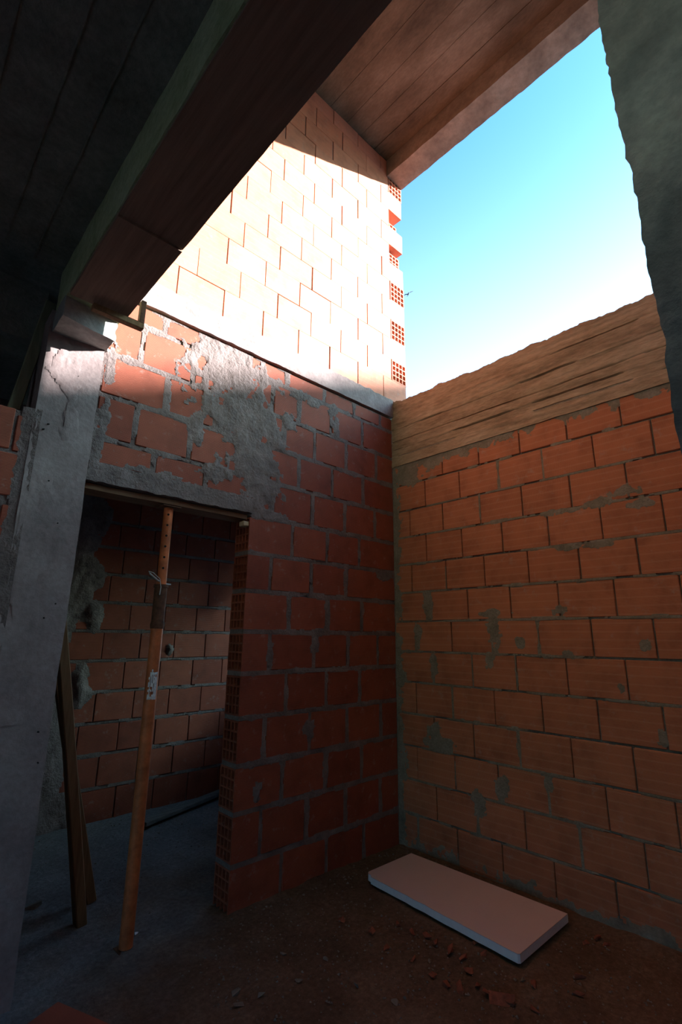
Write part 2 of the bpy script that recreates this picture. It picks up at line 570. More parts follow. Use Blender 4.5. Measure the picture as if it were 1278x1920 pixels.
def tube(name, pts, rad, mat, parent=None, seg=16, cap=True):
    """round bar through points; rad a number or one per point"""
    pts = [Vector(p) for p in pts]
    if not hasattr(rad, '__len__'): rad = [rad] * len(pts)
    verts = []; faces = []
    for i, p in enumerate(pts):
        d = (pts[min(i + 1, len(pts) - 1)] - pts[max(i - 1, 0)]).normalized()
        a = d.orthogonal().normalized() if i == 0 else (a - d * a.dot(d)).normalized()
        b_ = d.cross(a)
        for s in range(seg):
            t = 2 * math.pi * s / seg
            verts.append(p + (a * math.cos(t) + b_ * math.sin(t)) * rad[i])
    for i in range(len(pts) - 1):
        for s in range(seg):
            s2 = (s + 1) % seg
            faces.append((i * seg + s, i * seg + s2, (i + 1) * seg + s2, (i + 1) * seg + s))
    if cap:
        faces.append(tuple(range(seg))[::-1]); faces.append(tuple((len(pts) - 1) * seg + s for s in range(seg)))
    me = mesh_from(verts, faces, name, smooth=True)
    try: me.set_sharp_from_angle(angle=math.radians(45))
    except Exception: pass
    return link(name, me, mat, parent)


def beam_between(name, a, b, w, h, mat, parent=None, bevel=0.004, bow=0.0, seg=10, twist=0.0):
    """squared timber from a to b, slightly bowed and uneven"""
    a = Vector(a); b = Vector(b); d = (b - a); L = d.length; d.normalize()
    x = Vector((0, 1, 0)).cross(d)
    if x.length < 0.2: x = Vector((1, 0, 0)).cross(d)
    x.normalize(); y = d.cross(x)
    verts = []; faces = []
    for i in range(seg + 1):
        t = i / seg
        c = a + d * L * t + x * math.sin(t * math.pi) * bow
        for (sx, sy) in ((-1, -1), (1, -1), (1, 1), (-1, 1)):
            n = mnoise.noise_vector((c * 5 + Vector((sx, sy, 0)))) * 0.002
            verts.append(c + x * sx * w / 2 + y * sy * h / 2 + n)
    for i in range(seg):
        for s in range(4):
            s2 = (s + 1) % 4
            faces.append((i * 4 + s, i * 4 + s2, (i + 1) * 4 + s2, (i + 1) * 4 + s))
    faces.append((3, 2, 1, 0)); n = seg * 4
    faces.append((n, n + 1, n + 2, n + 3))
    me = mesh_from(verts, faces, name)
    bm = bmesh.new(); bm.from_mesh(me)
    bmesh.ops.recalc_face_normals(bm, faces=bm.faces)
    if bevel:
        es = [e for e in bm.edges if len(e.link_faces) == 2 and e.calc_face_angle(0) > 0.6]
        bmesh.ops.bevel(bm, geom=es, offset=bevel, segments=1, affect='EDGES')
    bm.to_mesh(me); bm.free()
    return link(name, me, mat, parent)


# ================================================================== THE SETTING
# ------------------------------------------------------------------ floor
def make_floor():
    xs = np.arange(-5.6, 0.25, 0.04); ys = np.arange(-4.6, 2.0, 0.04)
    X, Y = np.meshgrid(xs, ys)
    Z = (fbm(X * 1.3 + 40, Y * 1.3 + 40, 3) - 0.5) * 0.025 + (fbm(X * 9 + 10, Y * 9 + 3, 4) - 0.5) * 0.014 - 0.004
    # a little bank of spilt mortar and rubble at the foot of the walls
    Z += 0.018 * np.exp(-((X - 0.0) / 0.05) ** 2) * (Y < 0) * fbm(X * 20, Y * 14 + 7, 2)
    Z += 0.018 * np.exp(-(Y / 0.05) ** 2) * (X > -1.3) * fbm(X * 14, Y * 20 + 9, 2)
    Z = np.minimum(Z, 0.014)
    n, mm = X.shape
    verts = np.stack([X.ravel(), Y.ravel(), Z.ravel()], 1)
    faces = [(j * mm + i, j * mm + i + 1, (j + 1) * mm + i + 1, (j + 1) * mm + i) for j in range(n - 1) for i in range(mm - 1)]
    me = mesh_from(verts, faces, 'floor', True)
    o = link('floor', me, M['dirt'])
    tag(o, 'trodden dirt floor strewn with cement dust and rubble', 'floor', kind='structure')
    return o


make_floor()


def structure(name, me, mat, label, cat):
    return tag(link(name, me, mat), label, cat, kind='structure')


# ------------------------------------------------------------------ wall A : wall_left with the doorway
ZA = [-0.02, 0.208, 0.447, 0.679, 0.918, 1.152, 1.382, 1.614, 1.838, 2.066, 2.302, 2.535, 2.767, 3.0, 3.115]
XJ, XC, WT = -1.326, -2.253, 0.15
JA = {0: [-1.003, -.666, -.345], 1: [-1.148, -.829, -.509, -.183], 2: [-1.013, -.682, -.367], 3: [-1.153, -.816, -.503, -.175],
      4: [-1.011, -.688, -.382], 5: [-1.144, -.797, -.498, -.198], 6: [-1.009, -.687, -.361], 7: [-1.155, -.833, -.516],
      8: [-.999, -.700, -.384], 9: [-1.935, -1.633, -1.326, -1.165, -.835, -.534, -.218], 10: [-2.054, -1.745, -1.43, -1.2, -.961, -.659, -.348],
      11: [-1.904, -1.60, -1.29, -1.1, -.829, -.525, -.203], 12: [-2.063, -1.763, -1.45, -1.2, -.979, -.676, -.353],
      13: [-1.95, -1.66, -1.38, -1.088, -.753, -.444, -.15]}

wall_left = structure('wall_left', boxes_mesh(
    [(XJ + 0.075, 0.0, 0.007, WT - 0.007, -0.05, 2.07), (XC, 0.0, 0.007, WT - 0.007, 2.16, 3.12), (XJ, 0.0, 0.007, WT - 0.007, 2.06, 2.17)]
    + [(XJ + 0.002, XJ + 0.08, 0.003, WT - 0.003, z - 0.012, z + 0.014) for z in ZA[1:9]], 'wall_left'),
    M['mortar'], 'red hollow brick wall with wide grey joints and an open doorway', 'wall')

rects_A = []
for r in range(14):
    z0, z1 = ZA[r] + 0.013, ZA[r + 1] - 0.013
    if r == 13: z1 = 3.113
    left = XJ if r < 9 else XC + 0.012
    if r == 9:
        z0l = 2.172
    js = JA[r]
    edges = [left - 0.012] + js + [0.012 if r not in (1, 3, 5, 9, 11) else 0.012]
    for a, b in zip(edges[:-1], edges[1:]):
        hw = random.uniform(0.010, 0.017)
        u0, u1 = a + hw, b - random.uniform(0.010, 0.017)
        if a == edges[0]: u0 = left
        if b == edges[-1]: u1 = -0.001
        zz0 = z0l if (r == 9 and u0 < -1.33) else z0
        if u1 - u0 < 0.03: continue
        rects_A.append((u0, u1, zz0, z1))
        Lb, Hb = u1 - u0, z1 - zz0
        if r < 9 and a == edges[0]:
            put_brick(hollow_mesh(Lb, Hb, WT, -1), M['brick'], wall_left, ((u0 + u1) / 2, 0, (zz0 + z1) / 2), jit=0.002)
        else:
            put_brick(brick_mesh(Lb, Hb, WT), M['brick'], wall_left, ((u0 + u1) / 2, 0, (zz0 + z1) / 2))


def ell_A(px, py, rx, ry):
    c = on_y(px, py); return (c[0], c[2], abs(on_y(px + rx, py)[0] - on_y(px - rx, py)[0]) / 2, abs(on_y(px, py + ry)[2] - on_y(px, py - ry)[2]) / 2)


BL_A = [ell_A(*e) for e in [(440, 695, 72, 55), (462, 775, 74, 60), (474, 850, 52, 55), (488, 915, 34, 42), (425, 650, 55, 30), (395, 885, 40, 16),
                            (372, 800, 14, 40), (540, 790, 22, 16), (565, 742, 16, 12), (585, 755, 16, 8), (625, 772, 10, 14), (630, 795, 8, 22),
                            (385, 760, 10, 30), (300, 890, 60, 10), (515, 830, 24, 14), (505, 965, 30, 10), (180, 850, 12, 40), (208, 690, 10, 50),
                            (195, 780, 12, 50), (480, 1480, 10, 20), (575, 1370, 12, 20), (720, 1080, 14, 10), (590, 1215, 9, 22), (505, 1230, 8, 25)]]


def field_A(U, V):
    D = inside_depth(U, V, rects_A)
    n1 = fbm(U * 9 + 3, V * 9 + 8, 4)
    n2 = fbm(U * 45 + 3, V * 45 + 8, 3)
    bleed = 0.034 * (n1 - 0.42) + 0.006 * (n2 - 0.5)
    h = np.clip((bleed - D) * 0.35, -0.006, 0.0028) + (n2 - 0.5) * 0.0016
    pl = np.full_like(U, -9.0)
    for (cu, cv, ru, rv) in BL_A:
        pl = np.maximum(pl, 1 - np.sqrt(((U - cu) / ru) ** 2 + ((V - cv) / rv) ** 2))
    n3 = fbm(U * 14 + 60, V * 14 + 20, 5)
    pl = pl + (n3 - 0.5) * 1.7 + (n2 - 0.5) * 0.7
    hp = np.clip(pl * 0.014, -0.006, 0.005) + (fbm(U * 38 + 9, V * 22 + 2, 4) - 0.5) * 0.011
    hp = np.where(pl > -0.1, hp, -0.006)
    h = np.maximum(h, hp)
    door = (U < XJ + 0.004) & (V < 2.17)
    return np.where(door, -0.01, h)


smear('mortar_smear', XC, -0.0, 0.0, 3.115, 0.0075, field_A, lambda u, v, h: np.stack([u, -h, v], 1), M['mortar'], wall_left,
      'grey mortar smeared over joints and thrown in a rough patch above the doorway')

# lintel over the doorway and the board beneath it
lint = rough_box(XC, XJ + 0.012, -0.012, WT, 2.075, 2.172, 0.014, 0.006, 22)
lintel = link('lintel', lint, M['mortar'], wall_left)
lintel['label'] = 'rough grey concrete lintel'

# ring beam along the top of wall A, a little proud, ragged upper edge
ring = rough_box(-2.6, 0.0, -0.018, WT, 3.128, 3.285, 0.016, 0.003, 8,
                 extra=lambda x, y, z: (0, -0.010 * max(0, mnoise.noise(Vector((x * 14, z * 30, 4)))) if y < 0 and x < -1.0 else 0,
                                        (0.012 * mnoise.noise(Vector((x * 16, 1, 2))) if z > 3.28 else 0)))
structure('ring_beam', ring, M['concrete_smooth'], 'grey concrete ring beam capping the doorway wall', 'beam')


# ------------------------------------------------------------------ upper wall above the ring beam
wall_upper = structure('wall_upper', boxes_mesh([(-4.8, -0.0, 0.008, 0.145, 3.28, 5.84)], 'wall_upper'), M['mortar'],
                       'tall upper brick wall in full sun above the concrete ledge', 'wall')
PU = 0.1985
ZU0 = 3.292
for r in range(13):
    z0 = ZU0 + r * PU + 0.0005; z1 = z0 + PU - 0.001
    z1 = min(z1, 5.828)
    if z1 - z0 < 0.05: continue
    even = (r % 2 == 0)
    edges = [0.2, -0.10] if even else [0.008, -0.29]
    while edges[-1] > -2.75: edges.append(edges[-1] - 0.3015)
    for b, a in zip(edges[:-1], edges[1:]):
        u0 = a + random.choice([0.002, 0.004, 0.006]); u1 = b - random.choice([0.001, 0.003, 0.005])
        dz = random.choice([0, 0, 0, 0, 0.005])
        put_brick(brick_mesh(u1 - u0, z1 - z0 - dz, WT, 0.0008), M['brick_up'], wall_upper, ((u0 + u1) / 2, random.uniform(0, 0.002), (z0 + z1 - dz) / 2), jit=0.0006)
    if not even:
        back = {9: 0.075, 7: 0.05, 5: 0.0, 3: 0.0, 1: 0.0, 11: 0.0}.get(r, 0)
        short = {9: 0.045, 7: 0.03}.get(r, 0)
        w_, D_ = z1 - z0 - short, 0.185
        hm = hollow_mesh(0.28, w_, D_, -1)
        o = put_brick(hm, M['brick_up'], wall_upper, (0.2, back + 0.14, z0 + w_ / 2), rz=math.pi / 2, jit=0.001)


# ------------------------------------------------------------------ wall B : wall_right
PB = 0.21
YB_END = -2.0
wall_right = structure('wall_right', boxes_mesh([(0.014, 0.19, YB_END, 0.15, -0.05, 2.72)], 'wall_right'), M['mortar_b'],
                       'orange hollow brick wall with dark open upright joints', 'wall')
JB = {0: .168, 1: .018, 2: .172, 3: .018, 4: .176, 5: .034, 6: .19, 7: .028, 8: .166, 9: .006, 10: .160, 11: .011, 12: .175}
rects_B = []
FILLED = []
for r in range(13):
    z0, z1 = r * PB + 0.006, (r + 1) * PB - 0.006
    if r == 0: z0 = -0.01
    if r == 12: z1 = 2.70
    js = [JB[r] + 0.3028 * i for i in range(9)]
    edges = [0.0] + [j for j in js if 0.03 < j < -YB_END - 0.02] + [-YB_END]
    for a, b in zip(edges[:-1], edges[1:]):
        g = random.uniform(0.0022, 0.0048)
        a2, b2 = a + g, b - g
        rects_B.append((a2, b2, z0, z1))
        if random.random() < (0.45 if b < 0.5 else 0.22): FILLED.append((b, z0, z1))
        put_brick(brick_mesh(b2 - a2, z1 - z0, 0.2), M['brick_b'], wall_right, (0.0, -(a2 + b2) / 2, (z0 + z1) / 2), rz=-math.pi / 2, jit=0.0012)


def ell_B(px, py, rx, ry):
    c = on_x(px, py); return (-c[1], c[2], abs(on_x(px + rx, py)[1] - on_x(px - rx, py)[1]) / 2, abs(on_x(px, py + ry)[2] - on_x(px, py - ry)[2]) / 2)


BL_B = [ell_B(*e) for e in [(1165, 922, 40, 15), (1195, 945, 28, 9), (1125, 940, 40, 10), (1060, 958, 50, 6), (1060, 1027, 28, 6), (1120, 1021, 28, 6),
                            (925, 1150, 30, 9), (925, 1180, 13, 40), (918, 1238, 9, 16), (803, 1138, 8, 24), (782, 1195, 7, 26), (935, 1478, 14, 26),
                            (825, 1395, 26, 16), (895, 1515, 13, 30), (1030, 1468, 8, 18), (1065, 1225, 10, 8), (1210, 1210, 12, 12), (812, 1250, 7, 26),
                            (975, 1205, 9, 12), (770, 880, 20, 34), (1165, 1290, 10, 12), (815, 1370, 12, 20), (1240, 1380, 10, 16), (1050, 1145, 12, 8)]]


def field_B(U, V):
    D = inside_depth(U, V, rects_B)
    n1 = fbm(U * 8 + 31, V * 8 + 12, 4)
    n2 = fbm(U * 45 + 31, V * 45 + 12, 3)
    # bed joints are filled, upright ones mostly open
    bed = np.abs(V / PB - np.round(V / PB)) * PB
    hb = np.clip((0.006 + 0.026 * (n1 - 0.5) - bed) * 0.4, -0.006, 0.0022) + (n2 - 0.5) * 0.0014
    hb = np.where((np.abs(V - 12 * PB) < 0.05) & (n1 < 0.62), -0.006, hb)
    hb = np.where((V > 9 * PB - 0.05) & (n1 < 0.36), -0.006, hb)
    h = hb
    for (b, z0, z1) in FILLED:
        d = np.maximum(np.abs(U - b) - 0.004, np.maximum(z0 - V, V - z1))
        h = np.maximum(h, np.clip((0.03 * (n1 - 0.42) - d) * 0.35, -0.006, 0.002) + (n2 - .5) * 0.001)
    pl = np.full_like(U, -9.0)
    for (cu, cv, ru, rv) in BL_B:
        pl = np.maximum(pl, 1 - np.sqrt(((U - cu) / ru) ** 2 + ((V - cv) / rv) ** 2))
    n3 = fbm(U * 12 + 90, V * 12 + 40, 4)
    # band of mortar under the concrete beam, and the fillet in the corner
    edge = 2.655 - 0.03 * np.sin(U * 2.1 + 0.4) - 0.09 * (n3 - 0.45)
    pl = np.maximum(pl, (V - edge) * 12)
    pl = np.maximum(pl, (0.05 - U + 0.05 * (fbm(U * 3 + 5, V * 7 + 4, 3) - 0.5)) * 12)
    pl = np.maximum(pl, (0.035 - V + 0.05 * (n3 - 0.4)) * 14)
    pl = pl + (n3 - 0.5) * 1.5 + (n2 - 0.5) * 0.5
    hp = np.clip(pl * 0.006, -0.006, 0.0018) + (n2 - 0.5) * 0.0022
    return np.maximum(h, hp)


smear('mortar_smear', 0.0, 1.97, 0.0, 2.78, 0.0075, field_B, lambda u, v, h: np.stack([-h, -u, v], 1), M['mortar_b'], wall_right,
      'brownish mortar bleeding from the bed joints')

# board-marked concrete beam on wall B
BRK = [2.775, 2.835, 2.905, 3.01, 3.125]
OFF = [0.006, 0.001, 0.004, -0.002, 0.003, -0.001]


def board_profile(x, y, z):
    dx = 0.0
    if x < 0.05:
        k = sum(z > b + 0.006 * mnoise.noise(Vector((y * 2, b * 9, 0))) for b in BRK)
        dx = -OFF[k] - 0.004 * mnoise.noise(Vector((y * 3, z * 40, 7)))
        for b in BRK:
            bb = b + 0.006 * mnoise.noise(Vector((y * 2, b * 9, 0)))
            gate = mnoise.noise(Vector((y * 1.7, b * 31, 3)))
            if abs(z - bb) < 0.006 and (gate > 0.0 or b == 2.905):
                dx += 0.020 * min(1, (1 - abs(z - bb) / 0.006) * 1.6) * min(1, 0.35 + max(0, gate) * 4)
    dz = 0
    if z > 3.2:
        t = (z - 3.2) / 0.05
        dz = t * (0.020 * mnoise.noise(Vector((y * 3.1, 2, x * 4))) + 0.034 * max(-0.15, mnoise.noise(Vector((y * 9.3, 8, x * 5))) - 0.12) + 0.008 * mnoise.noise(Vector((y * 47, 8, x * 9))))
    return (dx, 0, dz)


beam_b = rough_box(-0.004, 0.2, -2.0, 0.0, 2.69, 3.25, (0.03, 0.014, 0.0045), 0.003, 7, extra=board_profile)
structure('concrete_beam', beam_b, M['concrete_b'], 'board-marked brown concrete beam topping the orange brick wall', 'beam')

# ------------------------------------------------------------------ right-hand pillar (corner nearest the opening is ragged)
def pillar_rag(x, y, z):
    rx = 0.008 * mnoise.noise(Vector((1, y * 9, z * 6))) + 0.004 * mnoise.noise(Vector((4, y * 30, z * 24)))
    if y > -2.21:
        r_ = 0.016 * mnoise.noise(Vector((x * 3, 3, z * 3.2))) + 0.007 * mnoise.noise(Vector((x * 9, 3, z * 17))) + 0.004 * mnoise.noise(Vector((x * 20, 7, z * 45)))
        return (rx, r_ + 0.015 * (z - 2.9), 0)
    return (rx, 0, 0)


structure('wall_pier', rough_box(0.0, 0.2, -2.45, -1.965, -0.05, 5.83, 0.06, 0.004, 6), M['concrete'], 'concrete pier in line with the orange brick wall', 'pillar')
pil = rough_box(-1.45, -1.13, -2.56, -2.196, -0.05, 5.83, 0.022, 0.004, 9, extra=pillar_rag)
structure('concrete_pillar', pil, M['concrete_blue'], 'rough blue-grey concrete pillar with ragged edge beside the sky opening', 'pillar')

# wall B carries on past the pillar, out of the picture
wall_front = structure('wall_front', boxes_mesh([(0.008, 0.19, -4.6, -2.44, -0.05, 2.72)], 'wall_front'), M['mortar_b'], 'brick wall carrying on beyond the concrete pillar', 'wall')
for r in range(13):
    for k in range(7):
        a = 2.455 + 0.3028 * k + (0.15 if r % 2 else 0)
        put_brick(brick_mesh(0.297, 0.198 if r < 12 else 0.17, 0.2), M['brick_b'], wall_front, (0.0, -(a + 0.15), r * PB + (0.105 if r < 12 else 0.095)), rz=-math.pi / 2)
structure('wall_beam', rough_box(-0.004, 0.2, -4.6, -2.44, 2.69, 3.25, 0.06, 0.004, 6), M['concrete_b'], 'concrete beam over the wall beyond the pillar', 'beam')

# ------------------------------------------------------------------ upper slab and its edge beam
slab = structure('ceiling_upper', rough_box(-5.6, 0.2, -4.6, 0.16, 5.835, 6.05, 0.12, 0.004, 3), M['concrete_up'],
                 'high concrete slab with board marks over the open void', 'ceiling')
bx = -0.02
while bx > -2.2:      # imprints of the shuttering boards, running towards the brick wall
    w = random.uniform(0.16, 0.2)
    x1_ = bx; x0_ = bx - w + 0.004
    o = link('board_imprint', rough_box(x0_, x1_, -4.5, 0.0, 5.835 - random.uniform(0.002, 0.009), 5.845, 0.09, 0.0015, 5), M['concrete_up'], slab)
    bx -= w
ub = rough_box(-0.012, 0.205, -4.6, 0.0, 5.642, 5.85, 0.035, 0.004, 6,
               extra=lambda x, y, z: ((0.008 * mnoise.noise(Vector((3, y * 9, 1))) if x > 0.15 else 0), 0, (0.006 * mnoise.noise(Vector((5, y * 7, x))) if z < 5.7 else 0)))
structure('edge_beam', ub, M['concrete_edge'], 'concrete edge beam along the high slab against the sky', 'beam')

# ------------------------------------------------------------------ low slab on the left and its beam, on the column
ceil = structure('ceiling', rough_box(-5.6, -2.4, -4.6, 2.0, 3.1, 3.29, 0.12, 0.003, 4), M['concrete_dark'],
                 'dark concrete slab soffit over the unlit left bay', 'ceiling')
for xx in (-2.62, -2.74, -2.89, -3.3):
    f = link('concrete_fin', rough_box(xx - 0.003, xx + 0.003, -2.4, -0.02, 3.095, 3.103, 0.02, 0.0025, 9), M['concrete_dark'], ceil)
structure('main_beam', rough_box(-2.49, -2.235, -4.6, 0.0, 2.868, 3.292, 0.035, 0.004, 7), M['concrete_moss'],
          'heavy dark concrete beam crossing overhead to the column', 'beam')
structure('cross_beam', rough_box(-5.6, -2.5, 0.2, 0.42, 2.79, 3.11, 0.06, 0.004, 7), M['concrete_dark'],
          'dark cross beam behind the brick parapet', 'beam')


def cap_shape(p):
    t = (p.y + 0.18) / 0.18
    xr = (p.x + 2.49) / 0.245
    y0 = -0.185 + 0.05 * xr
    return (p.x, y0 + (0.0 - y0) * t, p.z)


colm = structure('concrete_column', rough_box(-2.503, XC, -0.012, 0.235, -0.05, 2.88, 0.03, 0.004, 6,
                 extra=lambda x, y, z: (0, (-0.006 if (y < 0 and x > -2.375 + 0.02 * mnoise.noise(Vector((1, 1, z * 2)))) else 0), 0)), M['concrete_smooth'],
                 'pale grey concrete column standing beside the doorway', 'column')
cap = rough_box(-2.49, -2.245, -0.18, 0.0, 2.762, 2.875, 0.014, 0.004, 14, shape=cap_shape,
                extra=lambda x, y, z: ((0.012 * mnoise.noise(Vector((3, y * 30, z * 30))) if x > -2.26 else 0), 0, 0))
link('capital', cap, M['concrete'], colm)
smear('cement_skin', XC - 0.24, XC - 0.005, 1.0, 2.75, 0.008,
      lambda U, V: np.minimum((fbm(U * 14 + 7, V * 7 + 77, 4) - 0.58) * 0.03, 0.003) * np.clip((V - 1.2) / 1.2, 0.2, 1), lambda u, v, h: np.stack([u, -0.0155 - h, v], 1), M['concrete_smooth'], colm)
for k in range(9):
    hx, hz = random.uniform(XC - 0.22, XC - 0.02), random.choice([random.uniform(2.2, 2.72), random.uniform(0.8, 2.7)])
    r_ = random.uniform(0.002, 0.005)
    tube('blow_hole', [(hx, -0.010, hz), (hx + random.uniform(-.004, .004), -0.0215, hz + random.uniform(-.004, .004))], [r_, r_ * 0.8], M['hole'], colm, 7)

# ------------------------------------------------------------------ parapet to the left of the column
par = structure('wall_parapet', boxes_mesh([(-5.6, -2.5, 0.008, 0.142, -0.05, 2.335)], 'wall_parapet'), M['mortar'],
                'low brick parapet wall left of the concrete column', 'wall')
for r in range(11):
    z1 = 2.335 - r * 0.2075 - 0.0; z0 = z1 - 0.19
    if z0 < 0: break
    cuts = [-2.502, -2.548, -2.572, -2.87, -3.18] if r % 2 == 0 else [-2.535, -2.86, -3.17]
    if r % 2 == 0:
        put_brick(brick_mesh(0.052, z1 - z0 - 0.02, WT), M['brick'], par, (-2.535, 0, (z0 + z1) / 2 - 0.015))
        spans = [(-2.87, -2.575), (-3.18, -2.885)]
    else:
        spans = [(-2.84, -2.535), (-3.15, -2.855)]
    for a, b in spans:
        put_brick(brick_mesh(b - a, z1 - z0, WT), M['brick'], par, ((a + b) / 2, 0, (z0 + z1) / 2))
smear('mortar_smear', -2.62, -2.48, 0.9, 2.36, 0.008,
      lambda U, V: np.clip((0.05 * (fbm(U * 8 + 3, V * 8 + 50, 4) - 0.35) + U + 2.535) * 0.25, -0.006, 0.02) + (fbm(U * 40, V * 40, 3) - .5) * 0.006,
      lambda u, v, h: np.stack([u, -h, v], 1), M['mortar'], par)

# ------------------------------------------------------------------ passage behind the doorway
YBK = 1.8
wall_back = structure('wall_back', boxes_mesh([(-5.6, 0.2, YBK + 0.01, YBK + 0.14, -0.05, 3.1)], 'wall_back'), M['mortar'],
                      'brick wall at the far side of the dim passage', 'wall')
ZBK = [-0.02, 0.225, 0.462, 0.69, 0.92, 1.155, 1.384, 1.612, 1.841, 2.063, 2.275, 2.5, 2.73, 2.96]
JK = {0: -.655, 1: -.81, 2: -.686, 3: -.89, 4: -.693, 5: -.885, 6: -.693, 7: -.886, 8: -.801, 9: -.852, 10: -.7, 11: -.85, 12: -.7}
rects_K = []
for r in range(13):
    z0, z1 = ZBK[r] + 0.012, ZBK[r + 1] - 0.012
    u = JK[r] - 0.3 * 4
    while u < 0.15:
        a, b = u + 0.0035, u + 0.3 - 0.0035
        if a > -2.2 + 0.05 * (r % 3):
            rects_K.append((a, b, z0, z1))
            put_brick(brick_mesh(round(b - a, 3), z1 - z0, WT), M['brick'], wall_back, ((a + b) / 2, YBK, (z0 + z1) / 2))
        u += 0.3


def field_K(U, V):
    n1 = fbm(U * 9 + 71, V * 9 + 22, 4); n2 = fbm(U * 40 + 71, V * 40 + 22, 3)
    h = np.full_like(U, -0.006)
    for z in ZBK[1:]:
        h = np.maximum(h, np.clip((0.012 + 0.03 * (n1 - 0.45) - np.abs(V - z)) * 0.4, -0.006, 0.003) + (n2 - 0.5) * 0.002)
    pl = (-1.62 - U + 0.45 * (fbm(U * 3 + 1, V * 2.5 + 30, 3) - 0.45)) * 5
    pl = np.maximum(pl, 1 - np.sqrt(((U + 1.585) / 0.09) ** 2 + ((V - 1.53) / 0.14) ** 2))
    pl = np.maximum(pl, 1 - np.sqrt(((U + 1.60) / 0.08) ** 2 + ((V - 0.98) / 0.16) ** 2))
    pl = np.maximum(pl, 1 - np.sqrt(((U + 0.92) / 0.035) ** 2 + ((V - 1.24) / 0.06) ** 2))
    pl = pl + (n1 - 0.5) * 1.2
    return np.maximum(h, np.clip(pl * 0.03, -0.006, 0.035) + (n2 - 0.5) * 0.012 * (pl > 0))


smear('mortar_smear', -2.25, 0.1, 0.0, 2.9, 0.012, field_K, lambda u, v, h: np.stack([u, YBK - h, v], 1), M['mortar'], wall_back)
structure('ceiling_passage', rough_box(-2.4, 0.2, 0.15, 2.0, 3.12, 3.29, 0.12, 0.003, 4), M['concrete_dark'], 'concrete soffit over the dim passage', 'ceiling')
# end wall of the passage with an unglazed opening to daylight
wall_end = structure('wall_passage', boxes_mesh([(0.05, 0.2, 0.15, 1.8, -0.05, 1.0), (0.05, 0.2, 0.15, 1.8, 2.05, 3.12), (0.05, 0.2, 0.15, 0.6, 1.0, 2.05), (0.05, 0.2, 1.5, 1.8, 1.0, 2.05)], 'wall_passage'),
                     M['brick'], 'end wall of the passage with an unglazed window opening', 'wall')
# shell behind the camera and beyond the dark bay
structure('wall_rear', boxes_mesh([(-5.6, 0.2, -4.75, -4.6, -0.05, 6.05)], 'wall_rear'), M['brick'], 'brick wall closing the bay behind the viewer', 'wall')
structure('wall_side', boxes_mesh([(-5.75, -5.6, -4.75, -3.4, -0.05, 6.05), (-5.75, -5.6, -1.2, 2.0, -0.05, 6.05), (-5.75, -5.6, -3.4, -1.2, 2.0, 6.05), (-5.75, -5.6, -3.4, -1.2, -0.05, 0.6)], 'wall_side'), M['brick'], 'brick wall of the dark left bay with a wide unglazed opening', 'wall')

# ================================================================== THINGS
# ------------------------------------------------------------------ foam board on the floor
def make_board():
    t = 0.036
    o = empty('insulation_board', (-0.38, -0.71, 0.012))
    tag(o, 'pale pink rectangular foam insulation board lying flat by the orange brick wall', 'board')
    c = [(-0.575, -0.225), (-0.160, -0.232), (-0.137, -1.190), (-0.618, -1.185)]
    c = [(x + 0.38, y + 0.71) for x, y in c]
    notch = [(c[0][0], c[0][1] - 0.05), (c[0][0] + 0.012, c[0][1] - 0.045), (c[0][0] + 0.02, c[0][1] - 0.012), (c[0][0] + 0.035, c[0][1])]
    pts = notch + [c[1], c[2], (c[3][0] + 0.008, c[3][1]), (c[3][0], c[3][1] + 0.008)]
    # left long edge slightly nibbled
    e0 = Vector(pts[-1]); e1 = Vector(pts[0])
    for k in range(1, 14):
        f = k / 14
        q = e0.lerp(e1, f); pts.append((q.x + random.uniform(-0.002, 0.003), q.y))
    n = len(pts)
    # core, with a skin on top
    def slab_mesh(z0, z1):
        v = [(x, y, z0) for x, y in pts] + [(x, y, z1) for x, y in pts]
        f = [tuple(range(n)), tuple(range(n, 2 * n))[::-1]] + [(i, n + i, n + (i + 1) % n, (i + 1) % n) for i in range(n)]
        me = mesh_from(v, f, 'board')
        bm = bmesh.new(); bm.from_mesh(me); bmesh.ops.recalc_face_normals(bm, faces=bm.faces); bm.to_mesh(me); bm.free()
        return me
    k = link('foam_core', slab_mesh(0, t - 0.003), M['board_edge'], o)
    k['label'] = 'whitish cut edge of the board'
    link('top_skin', slab_mesh(t - 0.003, t), M['board'], o)
    o.rotation_euler = (0.0, 0.0, 0)


make_board()

# ------------------------------------------------------------------ steel prop under the lintel
prop = empty('steel_prop', (-1.80, 0.07, 0.0))
tag(prop, 'orange telescopic steel prop standing in the doorway under the lintel', 'prop')
tube('outer_tube', [(0, 0, 0.008), (0, 0, 1.40)], 0.030, M['steel'], prop, 20)
tube('inner_tube', [(0, 0, 1.3), (0, 0, 2.032)], 0.0245, M['steel'], prop, 20)
sl = tube('sleeve_nut', [(0, 0, 1.39), (0, 0, 1.41), (0, 0, 1.43), (0, 0, 1.60), (0, 0, 1.60)], [0.033, 0.036, 0.032, 0.032, 0.030], M['rust_and_shade'], prop, 20)
tube('collar', [(0, 0, 1.60), (0, 0, 1.615)], 0.037, M['rust_and_shade'], prop, 20)
pn = tube('locking_pin', [(-0.075, -0.02, 1.665), (-0.03, -0.018, 1.635), (0.02, 0.0, 1.62), (0.055, 0.01, 1.62)], 0.005, M['zinc'], prop, 8)
tube('pin_loop', [(-0.075, -0.02, 1.665), (-0.085, -0.03, 1.675), (-0.07, -0.05, 1.668), (-0.03, -0.045, 1.64), (-0.015, -0.034, 1.60), (-0.018, -0.034, 1.56)], 0.0025, M['zinc'], pn, 6)
link('base_plate', boxes_mesh([(-0.04, 0.04, -0.04, 0.04, -0.004, 0.003)], 'plate', 0.001), M['rust_and_shade'], prop)
